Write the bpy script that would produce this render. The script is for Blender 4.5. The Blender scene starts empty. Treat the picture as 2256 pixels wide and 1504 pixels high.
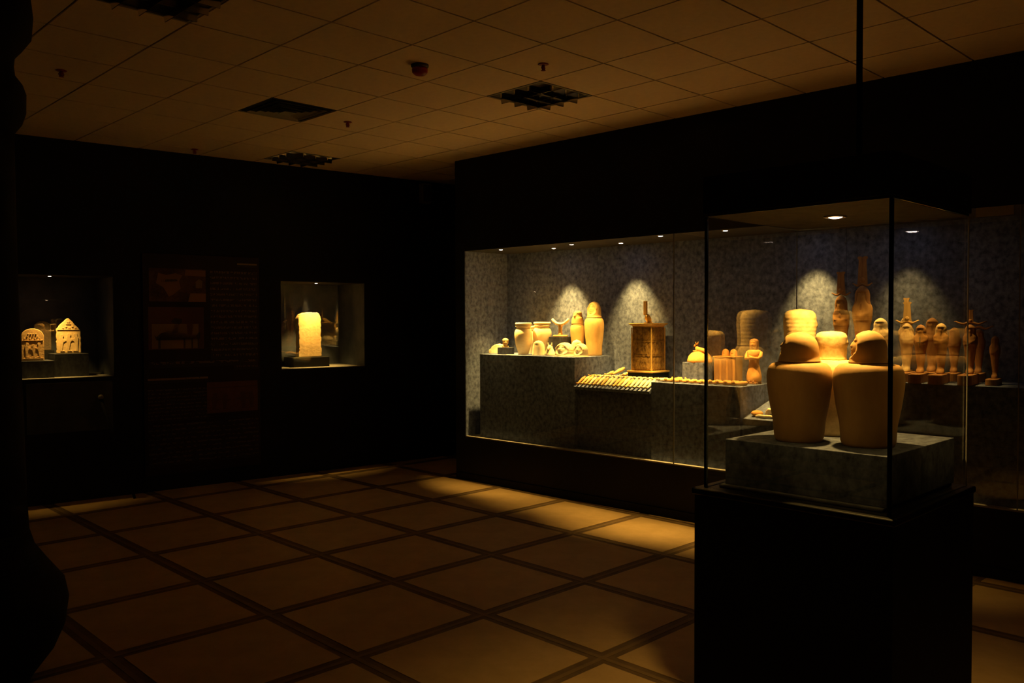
import bpy, math, random
from mathutils import Vector, Matrix
random.seed(7)
PI = math.pi
SC = bpy.context.scene
COL = SC.collection

# ------------------------------------------------------------------ camera, world, exposure
EYE = 1.6
cam_d = bpy.data.cameras.new('camera'); cam = bpy.data.objects.new('camera', cam_d); COL.objects.link(cam)
yaw, pitch, roll = math.radians(-44.38), math.radians(-1.48), math.radians(-0.18)
cam.matrix_world = (Matrix.Translation((0, 0, EYE)) @ Matrix.Rotation(yaw, 4, 'Z')
                    @ Matrix.Rotation(PI/2 + pitch, 4, 'X') @ Matrix.Rotation(roll, 4, 'Z'))
cam_d.sensor_fit = 'HORIZONTAL'; cam_d.sensor_width = 36.0
cam_d.lens = 36.0 * 1869.1 / 2256.0
cam_d.clip_start = 0.05; cam_d.clip_end = 60
SC.camera = cam

wd = bpy.data.worlds.new('world'); SC.world = wd; wd.use_nodes = True
wd.node_tree.nodes['Background'].inputs[0].default_value = (1, .6, .25, 1)
wd.node_tree.nodes['Background'].inputs[1].default_value = 0.0

SC.view_settings.view_transform = 'Standard'
SC.view_settings.look = 'None'
SC.view_settings.gamma = 1.0
SC.view_settings.use_curve_mapping = False
SC.view_settings.exposure = 0.0
SC.cycles.max_bounces = 12
SC.cycles.diffuse_bounces = 6
SC.cycles.glossy_bounces = 5
SC.cycles.transparent_max_bounces = 32

WARM = (1.0, 0.58, 0.125)          # halogen light of the showcases
# added fill spots behind the camera, standing in for spill from unseen showcases
def spill(name, x, y, e):
    l = bpy.data.lights.new(name, 'SPOT'); l.energy = e; l.color = WARM
    l.spot_size = math.radians(110); l.spot_blend = 1.0; l.shadow_soft_size = .05
    o = bpy.data.objects.new(name, l); COL.objects.link(o); o.location = (x, y, 2.2)
spill('fill_spot', -1.6, -1.2, 4.0)
spill('fill_spot.001', 1.9, -2.2, 4.0)

# ------------------------------------------------------------------ frames of the two walls
class Frame:
    def __init__(s, o, t):
        t = Vector(t).normalized(); s.o = Vector(o); s.t = t
        s.n = Vector((-t.y, t.x, 0)); s.a = math.atan2(t.y, t.x)
    def p(s, u, d, z): return s.o + s.t*u + s.n*d + Vector((0, 0, z))
RW = Frame((5.57, 6.47, 0), (0.033, -1, 0))     # face of the long showcase wall: u runs to the right, d into the wall
LW = Frame((2.069, 8.107, 0), (1, -0.105, 0))   # wall with the two small niches
CEIL = 3.194

# ------------------------------------------------------------------ helpers
class MB:
    def __init__(s): s.v = []; s.f = []; s.sm = []
    def add(s, vs, fs, smooth=False):
        b = len(s.v); s.v += [tuple(v) for v in vs]
        for f in fs: s.f.append([i+b for i in f]); s.sm.append(smooth)
        return s
    def box(s, x0, x1, y0, y1, z0, z1):
        return s.add([(x0,y0,z0),(x1,y0,z0),(x1,y1,z0),(x0,y1,z0),(x0,y0,z1),(x1,y0,z1),(x1,y1,z1),(x0,y1,z1)],
                     [(0,3,2,1),(4,5,6,7),(0,1,5,4),(1,2,6,5),(2,3,7,6),(3,0,4,7)])
    def rings(s, rs, smooth=True, cap0=True, cap1=True):
        n = len(rs[0]); vs = [p for r in rs for p in r]; fs = []
        for i in range(len(rs)-1):
            for j in range(n):
                k = (j+1) % n
                fs.append((i*n+j, i*n+k, (i+1)*n+k, (i+1)*n+j))
        if cap0: fs.append(tuple(range(n-1, -1, -1)))
        if cap1: fs.append(tuple(range((len(rs)-1)*n, len(rs)*n)))
        return s.add(vs, fs, smooth)
    def lathe(s, prof, n=32, c=(0,0,0), sx=1, sy=1, smooth=True):
        return s.rings([[(c[0]+r*sx*math.cos(2*PI*j/n), c[1]+r*sy*math.sin(2*PI*j/n), c[2]+z) for j in range(n)] for r, z in prof], smooth)
    def radial(s, fn, n, zs):
        """surface of revolution whose radius depends on the angle; angle 0 looks to -y (the front)"""
        rs = []
        for z in zs:
            ring = []
            for j in range(n):
                a = 2*PI*j/n; aa = a if a <= PI else a-2*PI
                x, y = fn(aa, z); ring.append((x, y, z))
            rs.append(ring)
        return s.rings(rs)
    def tube(s, path, rad, n=10, sx=1.0):
        path = [Vector(p) for p in path]
        if not isinstance(rad, (list, tuple)): rad = [rad]*len(path)
        rs = []
        for i, p in enumerate(path):
            d = (path[min(i+1, len(path)-1)] - path[max(i-1, 0)]).normalized()
            up = Vector((0, 0, 1)) if abs(d.z) < .9 else Vector((0, 1, 0))
            a = d.cross(up).normalized(); b = a.cross(d)
            rs.append([p + (a*math.cos(2*PI*j/n)*sx + b*math.sin(2*PI*j/n))*rad[i] for j in range(n)])
        return s.rings(rs)
    def ball(s, c, r, n=16, m=10):
        if not isinstance(r, (list, tuple)): r = (r, r, r)
        rs = []
        for i in range(m+1):
            t = -PI/2 + PI*(i+.02)/(m+.04)
            rs.append([(c[0]+r[0]*math.cos(t)*math.cos(2*PI*j/n), c[1]+r[1]*math.cos(t)*math.sin(2*PI*j/n), c[2]+r[2]*math.sin(t)) for j in range(n)])
        return s.rings(rs)
    def prism(s, out, y0, y1):
        """outline of (x, z) pushed from y0 (front) to y1"""
        n = len(out)
        vs = [(x, y0, z) for x, z in out] + [(x, y1, z) for x, z in out]
        fs = [tuple(range(n)), tuple(range(2*n-1, n-1, -1))] + [(j, n+j, n+(j+1) % n, (j+1) % n) for j in range(n)]
        return s.add(vs, fs)
    def prism_x(s, out, x0, x1):
        n = len(out)
        vs = [(x0, y, z) for y, z in out] + [(x1, y, z) for y, z in out]
        fs = [tuple(range(n-1, -1, -1)), tuple(range(n, 2*n))] + [(j, (j+1) % n, n+(j+1) % n, n+j) for j in range(n)]
        return s.add(vs, fs)
    def move(s, m):
        s.v = [tuple(m @ Vector(v)) for v in s.v]; return s
    def mesh(s, name, mat):
        me = bpy.data.meshes.new(name); me.from_pydata(s.v, [], s.f)
        me.polygons.foreach_set('use_smooth', s.sm)
        if mat: me.materials.append(mat)
        me.update(); return me
    def build(s, name, mat, parent=None, bevel=0, seg=2, loc=None, rot=None):
        o = bpy.data.objects.new(name, s.mesh(name, mat)); COL.objects.link(o)
        if parent: o.parent = parent
        if loc is not None: o.location = loc
        if rot is not None: o.rotation_euler = (0, 0, rot) if not isinstance(rot, tuple) else rot
        if bevel:
            b = o.modifiers.new('bevel', 'BEVEL'); b.width = bevel; b.segments = seg; b.limit_method = 'ANGLE'
        return o
def tag(o, label, cat, group=None, kind=None):
    if label: o['label'] = label
    if cat: o['category'] = cat
    if group: o['group'] = group
    if kind: o['kind'] = kind
    return o
def thing(name, label, cat, loc=(0,0,0), rot=0, group=None):
    o = bpy.data.objects.new(name, None); o.empty_display_size = .05; COL.objects.link(o)
    o.location = loc; o.rotation_euler = rot if isinstance(rot, tuple) else (0, 0, rot)
    return tag(o, label, cat, group)
def dup(o, parent=None):
    c = o.copy(); COL.objects.link(c)
    if parent: c.parent = parent
    for ch in o.children: dup(ch, c)
    return c
def lin(pts, t):
    """smooth monotone curve through the given (t, value) knots"""
    n = len(pts)
    if t <= pts[0][0]: return pts[0][1]
    if t >= pts[-1][0]: return pts[-1][1]
    i = 0
    while pts[i+1][0] < t: i += 1
    def sl(k): return (pts[k+1][1]-pts[k][1])/(pts[k+1][0]-pts[k][0])
    def tan(k):
        if k == 0: return sl(0)
        if k == n-1: return sl(n-2)
        p, q = sl(k-1), sl(k)
        return 0 if p*q <= 0 else 2*p*q/(p+q)
    h = pts[i+1][0]-pts[i][0]; u = (t-pts[i][0])/h
    return ((1+2*u)*(1-u)**2*pts[i][1] + u*(1-u)**2*h*tan(i) + u*u*(3-2*u)*pts[i+1][1] + u*u*(u-1)*h*tan(i+1))
def gs(x, s): return math.exp(-(x/s)**2)

# ------------------------------------------------------------------ materials
def newmat(name):
    m = bpy.data.materials.new(name); m.use_nodes = True
    return m, m.node_tree.nodes, m.node_tree.links, m.node_tree.nodes['Principled BSDF']
def plain(name, c, rough=.6, metal=0, spec=.5):
    m, n, l, b = newmat(name)
    b.inputs['Base Color'].default_value = (*c, 1); b.inputs['Roughness'].default_value = rough
    b.inputs['Metallic'].default_value = metal; b.inputs['Specular IOR Level'].default_value = spec
    return m
def noisy(name, c1, c2, scale=8, rough=.8, bump=.2, bscale=60, stretch=(1,1,1), lo=.35, hi=.65, detail=6, dist=.01, spec=.3):
    m, n, l, b = newmat(name)
    tc = n.new('ShaderNodeTexCoord'); mp = n.new('ShaderNodeMapping'); mp.inputs['Scale'].default_value = stretch
    l.new(tc.outputs['Object'], mp.inputs['Vector'])
    t = n.new('ShaderNodeTexNoise'); t.inputs['Scale'].default_value = scale; t.inputs['Detail'].default_value = detail
    t.inputs['Roughness'].default_value = .65
    l.new(mp.outputs[0], t.inputs['Vector'])
    r = n.new('ShaderNodeValToRGB'); r.color_ramp.elements[0].position = lo; r.color_ramp.elements[1].position = hi
    r.color_ramp.elements[0].color = (*c1, 1); r.color_ramp.elements[1].color = (*c2, 1)
    l.new(t.outputs['Fac'], r.inputs[0]); l.new(r.outputs[0], b.inputs['Base Color'])
    b.inputs['Roughness'].default_value = rough; b.inputs['Specular IOR Level'].default_value = spec
    if bump:
        t2 = n.new('ShaderNodeTexNoise'); t2.inputs['Scale'].default_value = bscale; t2.inputs['Detail'].default_value = 4
        l.new(mp.outputs[0], t2.inputs['Vector'])
        bp = n.new('ShaderNodeBump'); bp.inputs['Strength'].default_value = bump; bp.inputs['Distance'].default_value = dist
        l.new(t2.outputs['Fac'], bp.inputs['Height']); l.new(bp.outputs[0], b.inputs['Normal'])
    return m
def glassmat(name, tint=(1,1,1), ior=1.5):
    m = bpy.data.materials.new(name); m.use_nodes = True; n = m.node_tree.nodes; l = m.node_tree.links
    n.remove(n['Principled BSDF']); out = n['Material Output']
    tr = n.new('ShaderNodeBsdfTransparent'); tr.inputs[0].default_value = (*tint, 1)
    gl = n.new('ShaderNodeBsdfGlossy'); gl.inputs['Roughness'].default_value = 0.0; gl.inputs[0].default_value = (1,1,1,1)
    fr = n.new('ShaderNodeFresnel')
    ge = n.new('ShaderNodeNewGeometry'); io = n.new('ShaderNodeMix'); l.new(ge.outputs['Backfacing'], io.inputs['Factor'])
    io.inputs['A'].default_value = ior; io.inputs['B'].default_value = 1/ior; l.new(io.outputs['Result'], fr.inputs[0])   # a thin sheet: no total reflection at its inner face
    mx = n.new('ShaderNodeMixShader'); l.new(fr.outputs[0], mx.inputs[0]); l.new(tr.outputs[0], mx.inputs[1]); l.new(gl.outputs[0], mx.inputs[2])
    l.new(mx.outputs[0], out.inputs['Surface']); return m
def emit(name, c, s):
    m = bpy.data.materials.new(name); m.use_nodes = True; n = m.node_tree.nodes; l = m.node_tree.links
    n.remove(n['Principled BSDF']); e = n.new('ShaderNodeEmission'); e.inputs[0].default_value = (*c, 1); e.inputs[1].default_value = s
    l.new(e.outputs[0], n['Material Output'].inputs['Surface']); return m

M = {}
M['wall'] = noisy('dark_wall_paint', (.006,.006,.007), (.010,.010,.012), 3, .75, .05)
M['black'] = plain('black_lacquer', (.006,.006,.006), .35)
M['blackmatt'] = plain('black_matt', (.008,.008,.009), .7, 0, .2)
M['fabric'] = noisy('blue_grey_fabric', (.024,.031,.058), (.185,.228,.385), 24, .9, .25, 140, (1.25,1.25,1.05), .26, .68, 10, .002, .15)
M['fabric_dark'] = noisy('slate_laminate', (.020,.023,.032), (.075,.080,.105), 14, .75, .2, 140, (2,2,1), .3, .74, 8, .002, .25)
M['fabric_shaded'] = noisy('shaded_block_fabric', (.013,.016,.028), (.115,.135,.205), 26, .9, .25, 140, (1.25,1.25,1.05), .28, .72, 10, .002, .15)  # darker copy of the showcase fabric, shade put into its colour
M['soffit'] = noisy('soffit_board', (.014,.014,.017), (.040,.040,.046), 22, .8, .1, 90, (1,1,1), .3, .7, 6, .002, .2)
M['niche_blue'] = noisy('navy_niche_lining', (.052,.060,.075), (.095,.105,.125), 6, .85, .1, 90, (1,1,1), .3, .7, 5, .002, .2)
M['sill'] = plain('pale_sill', (.24,.23,.21), .6)
M['glass'] = glassmat('clear_glass')
M['seal'] = plain('glass_edge_seal', (.010,.013,.012), .25)
M['seal_pale'] = plain('clear_silicone', (.22,.22,.21), .4)
M['floor_tile'] = noisy('beige_floor_tile', (.50,.335,.14), (.64,.44,.20), 5, .55, .03, 40, (1,1,1), .3, .7, 5, .002, .3)
M['floor_band'] = noisy('brown_floor_band', (.13,.08,.035), (.20,.125,.055), 7, .6, .03, 40)
M['floor_strip'] = noisy('tan_floor_strip', (.20,.13,.055), (.26,.17,.075), 7, .6, .03, 40)
M['ceil_tile'] = noisy('mineral_ceiling_tile', (.80,.655,.48), (.88,.73,.55), 25, .9, .25, 150, (1,1,1), .3, .7, 6, .002, .1)
M['ceil_gap'] = plain('dark_ceiling_grid', (.10,.09,.08), .8)  # dark grid showing between the hung tiles
M['metal'] = plain('louvre_aluminium', (.7,.7,.7), .16, 1)
M['metal_dark'] = plain('dark_metal', (.05,.05,.05), .4, 1)
M['vent'] = plain('vent_enamel', (.30,.28,.25), .5)
M['dark_void'] = plain('duct_dark', (.004,.004,.004), .9)
M['red'] = plain('red_plastic', (.30,.012,.012), .35)
M['grey_plastic'] = plain('grey_plastic', (.05,.05,.045), .5)
M['lamp'] = emit('halogen_bulb', (1, .86, .78), 30)
M['chrome'] = plain('bezel_chrome', (.6,.55,.5), .25, 1)
M['alabaster'] = noisy('pale_alabaster', (.66,.50,.27), (.84,.70,.45), 7, .6, .12, 40, (1,1,2.5), .3, .7, 6, .003)
M['limestone'] = noisy('cream_limestone', (.60,.47,.27), (.86,.73,.48), 12, .85, .4, 55, (1,1,1), .3, .65, 8, .004)
M['yellowstone'] = noisy('yellow_ochre_stone', (.56,.34,.12), (.74,.49,.19), 11, .75, .2, 60, (1,1,.6), .3, .7, 7, .003)
M['clay'] = noisy('brown_clay_jar', (.30,.165,.055), (.44,.265,.10), 8, .75, .22, 50, (1.4,1.4,.5), .28, .7, 8, .003)
M['clay_pale'] = noisy('pale_speckled_stone', (.52,.36,.16), (.80,.60,.30), 26, .8, .3, 60, (1,1,1), .34, .6, 8, .003)
M['wood'] = noisy('painted_cedar', (.40,.19,.055), (.60,.31,.09), 16, .7, .25, 60, (2,2,.5), .3, .7, 7, .003)
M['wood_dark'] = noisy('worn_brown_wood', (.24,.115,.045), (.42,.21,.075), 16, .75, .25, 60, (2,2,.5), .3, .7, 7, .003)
M['wood_pale'] = noisy('pale_gessoed_wood', (.52,.36,.17), (.72,.54,.28), 20, .75, .25, 60, (2,2,.6), .32, .66, 7, .003)
M['terracotta'] = noisy('orange_pottery', (.58,.27,.07), (.74,.38,.11), 10, .75, .2, 60)
M['faience'] = noisy('pale_green_faience', (.44,.42,.26), (.66,.62,.40), 18, .55, .2, 70)
M['plume'] = noisy('gilded_plume', (.42,.24,.07), (.60,.38,.13), 24, .6, .3, 70, (1,1,.35), .35, .65, 6, .003)
M['relief'] = noisy('carved_limestone', (.58,.40,.18), (.76,.56,.28), 14, .85, .5, 45, (1,1,1), .3, .7, 8, .004)
M['relief_red'] = noisy('reddish_limestone', (.50,.31,.13), (.66,.43,.20), 14, .85, .5, 60, (1,1,1), .3, .7, 8, .004)
M['dullstone'] = noisy('dark_sandstone', (.09,.065,.04), (.14,.10,.06), 14, .9, .4, 60)
M['card'] = plain('label_card', (.62,.56,.44), .8)
M['board'] = noisy('brown_printed_board', (.022,.010,.006), (.030,.014,.008), 4, .6, 0)
M['column'] = noisy('dark_column_stone', (.004,.0035,.003), (.008,.007,.006), 6, .85, .2, 40)

def textmat(name, lines, seed, dens=.50, col=(.13,.075,.038)):
    """flat print: lines of small broken strokes, too faint in the photograph to read"""
    m, n, l, b = newmat(name)
    tc = n.new('ShaderNodeTexCoord'); sp = n.new('ShaderNodeSeparateXYZ'); l.new(tc.outputs['Generated'], sp.inputs[0])
    mu = n.new('ShaderNodeMath'); mu.operation = 'MULTIPLY'; mu.inputs[1].default_value = lines; l.new(sp.outputs['Z'], mu.inputs[0])
    fr = n.new('ShaderNodeMath'); fr.operation = 'FRACT'; l.new(mu.outputs[0], fr.inputs[0])
    fl = n.new('ShaderNodeMath'); fl.operation = 'FLOOR'; l.new(mu.outputs[0], fl.inputs[0])
    g1 = n.new('ShaderNodeMath'); g1.operation = 'GREATER_THAN'; g1.inputs[1].default_value = .60; l.new(fr.outputs[0], g1.inputs[0])
    cx = n.new('ShaderNodeCombineXYZ'); l.new(sp.outputs['X'], cx.inputs[0]); l.new(fl.outputs[0], cx.inputs[1]); l.new(fr.outputs[0], cx.inputs[2])
    mp = n.new('ShaderNodeMapping'); mp.inputs['Scale'].default_value = (34, 7.3, 2.2); mp.inputs['Location'].default_value = (seed, seed, 0)
    l.new(cx.outputs[0], mp.inputs[0])
    t = n.new('ShaderNodeTexNoise'); t.inputs['Scale'].default_value = 1; t.inputs['Detail'].default_value = 3; l.new(mp.outputs[0], t.inputs['Vector'])
    g2 = n.new('ShaderNodeMath'); g2.operation = 'GREATER_THAN'; g2.inputs[1].default_value = dens; l.new(t.outputs['Fac'], g2.inputs[0])
    a = n.new('ShaderNodeMath'); a.operation = 'MULTIPLY'; l.new(g1.outputs[0], a.inputs[0]); l.new(g2.outputs[0], a.inputs[1])
    mx = n.new('ShaderNodeMix'); mx.data_type = 'RGBA'; l.new(a.outputs[0], mx.inputs['Factor'])
    mx.inputs['A'].default_value = (.024,.011,.007,1); mx.inputs['B'].default_value = (*col, 1)
    l.new(mx.outputs['Result'], b.inputs['Base Color']); b.inputs['Roughness'].default_value = .6
    return m
def bandmat(name, base1, base2, accents, h, rough=.7):
    """painted wooden body: grain plus horizontal painted registers along the height h"""
    m = noisy(name, base1, base2, 18, rough, .3, 60, (2,2,.6), .3, .7, 7, .003)
    n, l = m.node_tree.nodes, m.node_tree.links; b = n['Principled BSDF']
    src = b.inputs['Base Color'].links[0].from_socket
    tc = n.new('ShaderNodeTexCoord'); sp = n.new('ShaderNodeSeparateXYZ'); l.new(tc.outputs['Object'], sp.inputs[0])
    dv = n.new('ShaderNodeMath'); dv.operation = 'DIVIDE'; dv.inputs[1].default_value = h; l.new(sp.outputs['Z'], dv.inputs[0])
    r = n.new('ShaderNodeValToRGB'); r.color_ramp.interpolation = 'CONSTANT'
    els = r.color_ramp.elements
    for i, (p, c) in enumerate(accents):
        e = els[i] if i < 2 else els.new(p)
        e.position = p; e.color = (*c, 1)
    l.new(dv.outputs[0], r.inputs[0])
    mx = n.new('ShaderNodeMix'); mx.data_type = 'RGBA'; mx.blend_type = 'MULTIPLY'; mx.inputs['Factor'].default_value = 1
    l.new(src, mx.inputs['A']); l.new(r.outputs[0], mx.inputs['B']); l.new(mx.outputs['Result'], b.inputs['Base Color'])
    return m
M['shrine'] = noisy('gilded_shrine_panel', (.15,.08,.022), (.44,.27,.075), 42, .55, .5, 50, (1,1,.75), .36, .66, 8, .004)
M['shrine_gold'] = noisy('gilded_shrine_trim', (.48,.29,.08), (.66,.44,.14), 20, .5, .2, 60)

# ------------------------------------------------------------------ room shell
def struct(o): o['kind'] = 'structure'; return o

# floor: base of brown bands, pale tiles, thin strips inside the bands
FS, FX, FY = .828, 5.562, 3.369
fl = struct(MB().box(-4.2, 7.2, -4.2, 8.6, -.10, 0).build('floor', M['floor_band']))
g = .047
tile_me = MB().box(-FS/2+g, FS/2-g, -FS/2+g, FS/2-g, -.001, .0022).mesh('floor_tile', M['floor_tile'])
for i in range(-1, 11):
    for j in range(-8, 7):
        x, y = FX-(i+.5)*FS, FY+(j+.5)*FS
        if y > 8.5 or x < -3.9: continue
        # only the part of the floor the view can reach
        if x*.35 + y*1.0 < 0 and x < 1.2: continue
        o = bpy.data.objects.new('floor_tile', tile_me); COL.objects.link(o); o.parent = fl; o.location = (x, y, 0)
for i in range(0, 8):
    x = FX - i*FS
    MB().box(x-.013, x+.013, -2, 8.4, -.001, .0016).build('floor_strip', M['floor_strip'], fl)
for j in range(-5, 6):
    y = FY + j*FS
    MB().box(-1, 5.7, y-.013, y+.013, -.001, .0012).build('floor_strip', M['floor_strip'], fl)

# ceiling: dark grid plane with hung tiles; cells given to fixtures stay open
CT, CX, CY = .538, 1.968, 2.314
ce = struct(MB().box(-4.2, 7.2, -4.2, 8.6, CEIL, CEIL+.1).build('ceiling', M['ceil_gap']))
holes = {(4,3), (-1,3), (4,9), (2,6)}
gap = .006
ct_me = MB().box(-CT/2+gap, CT/2-gap, -CT/2+gap, CT/2-gap, -.008, .001).mesh('ceiling_tile', M['ceil_tile'])
for a in range(-11, 9):
    for b in range(-11, 12):
        if (a, b) in holes: continue
        x, y = CX+(a+.5)*CT, CY+(b+.5)*CT
        if x > 6.9 or y > 8.4: continue
        if (a < -5 or b < -4) : continue
        o = bpy.data.objects.new('ceiling_tile', ct_me); COL.objects.link(o); o.parent = ce; o.location = (x, y, CEIL)
MB().box(-4.2, 7.2, -4.2, CY-4*CT-.01, CEIL-.008, CEIL+.001).build('ceiling_field', M['ceil_tile'], ce)
MB().box(-4.2, CX-5*CT-.01, CY-4*CT, 8.6, CEIL-.008, CEIL+.001).build('ceiling_field', M['ceil_tile'], ce)

# walls
S0, S1 = .105, 5.60          # opening of the long showcase along the wall
Z0, Z1 = .44, 2.28
DEP = .607
w = MB()
w.box(-.03, 7.2, 0, .80, Z1+.006, CEIL); w.box(-.03, 7.2, 0, .80, 0, Z0-.012)
w.box(-.03, S0-.006, 0, .80, Z0-.012, Z1+.006); w.box(S1+.006, 7.2, 0, .80, Z0-.012, Z1+.006)
w.box(S0-.006, S1+.006, DEP+.012, .80, Z0-.012, Z1+.006)
struct(w.build('wall_right', M['wall'], loc=RW.o, rot=RW.a))
struct(MB().box(-.02, 7.2, -.012, 0, 0, .07).build('baseboard_right', M['blackmatt'], loc=RW.o, rot=RW.a))
struct(MB().box(6.62, 6.72, -4.2, 8.4, 0, CEIL).build('wall_far_right', M['wall']))
# left wall with two square openings
NZ0, NZ1, ND = 1.10, 2.00, .60
NA, NB = (-.76, .735), (2.335, 3.29)
w = MB()
w.box(-6.2, 5.0, 0, .72, 0, NZ0-.006); w.box(-6.2, 5.0, 0, .72, NZ1+.006, CEIL)
for x0, x1 in ((-6.2, NA[0]-.006), (NA[1]+.006, NB[0]-.006), (NB[1]+.006, 5.0)): w.box(x0, x1, 0, .72, NZ0-.006, NZ1+.006)
for x0, x1 in (NA, NB): w.box(x0-.006, x1+.006, ND+.008, .72, NZ0-.006, NZ1+.006)
struct(w.build('wall_left', M['wall'], loc=LW.o, rot=LW.a))
struct(MB().box(-4.3, -4.2, -4.2, 8.9, 0, CEIL).build('wall_back', M['wall']))
struct(MB().box(-4.2, 6.7, -4.3, -4.2, 0, CEIL).build('wall_rear', M['wall']))

# ------------------------------------------------------------------ lamps
def spotlight(loc, label, e, size=84, blend=.55, tilt=None, group='recessed spotlights of the showcases', r=.021, rot=0):
    t = thing('recessed_spotlight', label, 'spotlight', loc, rot, group)
    MB().lathe([(r*.92,0),(r*1.5,0),(r*1.55,-.003),(r*1.25,-.006),(r*.95,-.005),(r*.92,0)], 24).build('bezel', M['chrome'], t)
    MB().lathe([(r*.9,-.0005),(r*.9,-.004),(r*.5,-.007),(.0005,-.008)], 24).build('bulb', M['lamp'], t)
    l = bpy.data.lights.new('spot_beam', 'SPOT'); l.energy = e; l.color = WARM; l.spot_size = math.radians(size)
    l.spot_blend = blend; l.shadow_soft_size = .016
    o = bpy.data.objects.new('spot_beam', l); COL.objects.link(o); o.parent = t; o.location = (0, 0, -.014)
    if tilt: o.rotation_euler = tilt
    return t

# ------------------------------------------------------------------ the long wall showcase
case = thing('wall_display_case', 'long built-in showcase with grey lined back and glass front in right wall', 'display case', RW.o, RW.a)
edges = [S0, 1.296, 2.485, 3.67, 4.86, S1]
for a, b in zip(edges, edges[1:]):
    MB().box(a+.0015, b-.0015, DEP, DEP+.010, Z0, Z1).build('back_panel', M['fabric'], case)
MB().box(S0-.005, S0, .003, DEP, Z0, Z1).build('side_panel', M['fabric'], case)
MB().box(S1, S1+.005, .003, DEP, Z0, Z1).build('side_panel', M['fabric'], case)
MB().box(S0, S1, .003, DEP, Z1, Z1+.005).build('soffit', M['soffit'], case)
MB().box(S0, S1, .003, DEP, Z0-.010, Z0).build('floor_panel', M['sill'], case)
for a, b in ((S0, 2.530), (2.536, 4.96), (4.966, S1)):
    MB().box(a, b, .006, .014, Z0, Z1).build('glass_pane', M['glass'], case)
for x in (2.533, 4.963):
    MB().box(x-.003, x+.003, .005, .015, Z0, Z1).build('joint_strip', M['seal_pale'], case)

FRONT, BACK = (58, 1.0, .05), (58, 1.0, .20)      # beam angle, softness, tilt towards the back wall
lamps = [(.514,.10,620,(56, 1.0, .16),'leftmost spotlight in the long showcase soffit, near the glass'),
         (.981,.34,300,BACK,'second spotlight from left, above the wooden headrest'),
         (1.355,.155,300,(56, 1.0, .08),'third spotlight from left, above the stone jar lids'),
         (1.753,.36,220,BACK,'fourth spotlight from left, behind and left of the shrine box'),
         (2.365,.07,460,(56, 1.0, .03),'fifth spotlight from left, beside the glass joint of the long showcase'),
         (2.954,.07,270,FRONT,'sixth spotlight from left, seen through the glass case upper left'),
         (3.44,.37,180,BACK,'spotlight over the back wall left of the two tall plumed statues'),
         (4.13,.36,48,BACK,'spotlight dimmed above the row of standing funerary figures'),
         (3.80,.09,130,FRONT,'spotlight near the glass in front of the tall plumed statues'),
         (4.36,.07,75,FRONT,'spotlight near the glass in front of the row of standing statues')]
for u, d, e, (sz, bl, ti), lb in lamps:
    spotlight(RW.p(u, d, Z1), lb, e, sz, bl, (ti, 0, 0), rot=RW.a)

# plinths
def plinth(u0, u1, d0, d1, z0, z1, label, mat='fabric', name='display_plinth'):
    c = ((u0+u1)/2, (d0+d1)/2)
    t = MB().box(-(u1-u0)/2, (u1-u0)/2, -(d1-d0)/2, (d1-d0)/2, 0, z1-z0)
    o = t.build(name, M[mat], None, .002, 2, RW.p(c[0], c[1], z0), RW.a)
    return tag(o, label, 'plinth')
ZA, ZB, ZE = 1.26, 1.082, 1.175
plinth(.25, 1.462, .065, DEP, Z0, ZA, 'tall grey fabric plinth at left carrying the stone jars and lids')
plinth(2.282, 3.093, .06, DEP, Z0, ZB, 'grey plinth with a row of brown figurines along its front edge')
plinth(3.50, 5.58, .06, DEP, Z0, ZE, 'long grey plinth at right carrying the standing funerary statues')
o = MB().prism_x([(.10,0),(.10,.561),(.182,.607),(.182,ZB-Z0),(DEP,ZB-Z0),(DEP,0)], -.408, .408).build('display_plinth', M['fabric'], None, 0, 2, RW.p(1.872, 0, Z0), RW.a)
tag(o, 'grey plinth under the shrine box and the slanted figurine tray', 'plinth')
TA = math.atan2(.080, .145)      # slope of the tray
def tray(u0, u1, d0, z0, length, th, slope, label, mat):
    me = MB().box(-(u1-u0)/2, (u1-u0)/2, 0, length, -th, 0)
    o = me.build('slanted_tray', M[mat], None, .0015, 2, RW.p((u0+u1)/2, d0, z0), (slope, 0, RW.a))
    return tag(o, label, 'tray')
tray(1.475, 2.276, .035, 1.004, .166, .030, TA, 'slanted grey tray crowded with small pale figurines', 'fabric')
o = MB().prism_x([(.06,0),(.06,.405),(.50,.515),(.50,0)], -.19, .19).build('display_plinth', M['fabric'], None, .001, 2, RW.p(3.30, 0, Z0), RW.a)
tag(o, 'low sloping grey plinth with small amulets, partly behind the left clay jar', 'plinth')

# ------------------------------------------------------------------ sculpted pieces
def shoulder_jar(h, r, rb, rn, rim=True, n=40):
    """pot without lid: base radius rb, belly r, neck rn"""
    if rim:
        pr = [(rb*.97,0),(rb,.004),(rb*1.05,.05*h),(r*.86,.30*h),(r*.97,.50*h),(r,.62*h),(r*.985,.69*h),(r*.90,.76*h),(rn*1.0,.805*h),(rn*.97,.83*h),
              (rn*.99,.86*h),(rn*1.09,.872*h),(rn*1.09,.895*h),(rn*.98,.907*h),(rn*1.0,.925*h),(rn*1.13,.94*h),(rn*1.15,.965*h),(rn*1.10,.992*h),(rn*1.0,h),(rn*.86,h),(rn*.82,.97*h),(rn*.82,.80*h),(.001,.78*h)]
    else:
        pr = [(rb*.96,0),(rb,.006),(rb*1.04,.05*h),(r*.80,.25*h),(r*.91,.48*h),(r*.985,.70*h),(r,.80*h),(r*.985,.87*h),(r*.93,.935*h),(r*.83,.975*h),(rn,h),(.001,h)]
    return MB().lathe(pr, n)

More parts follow.
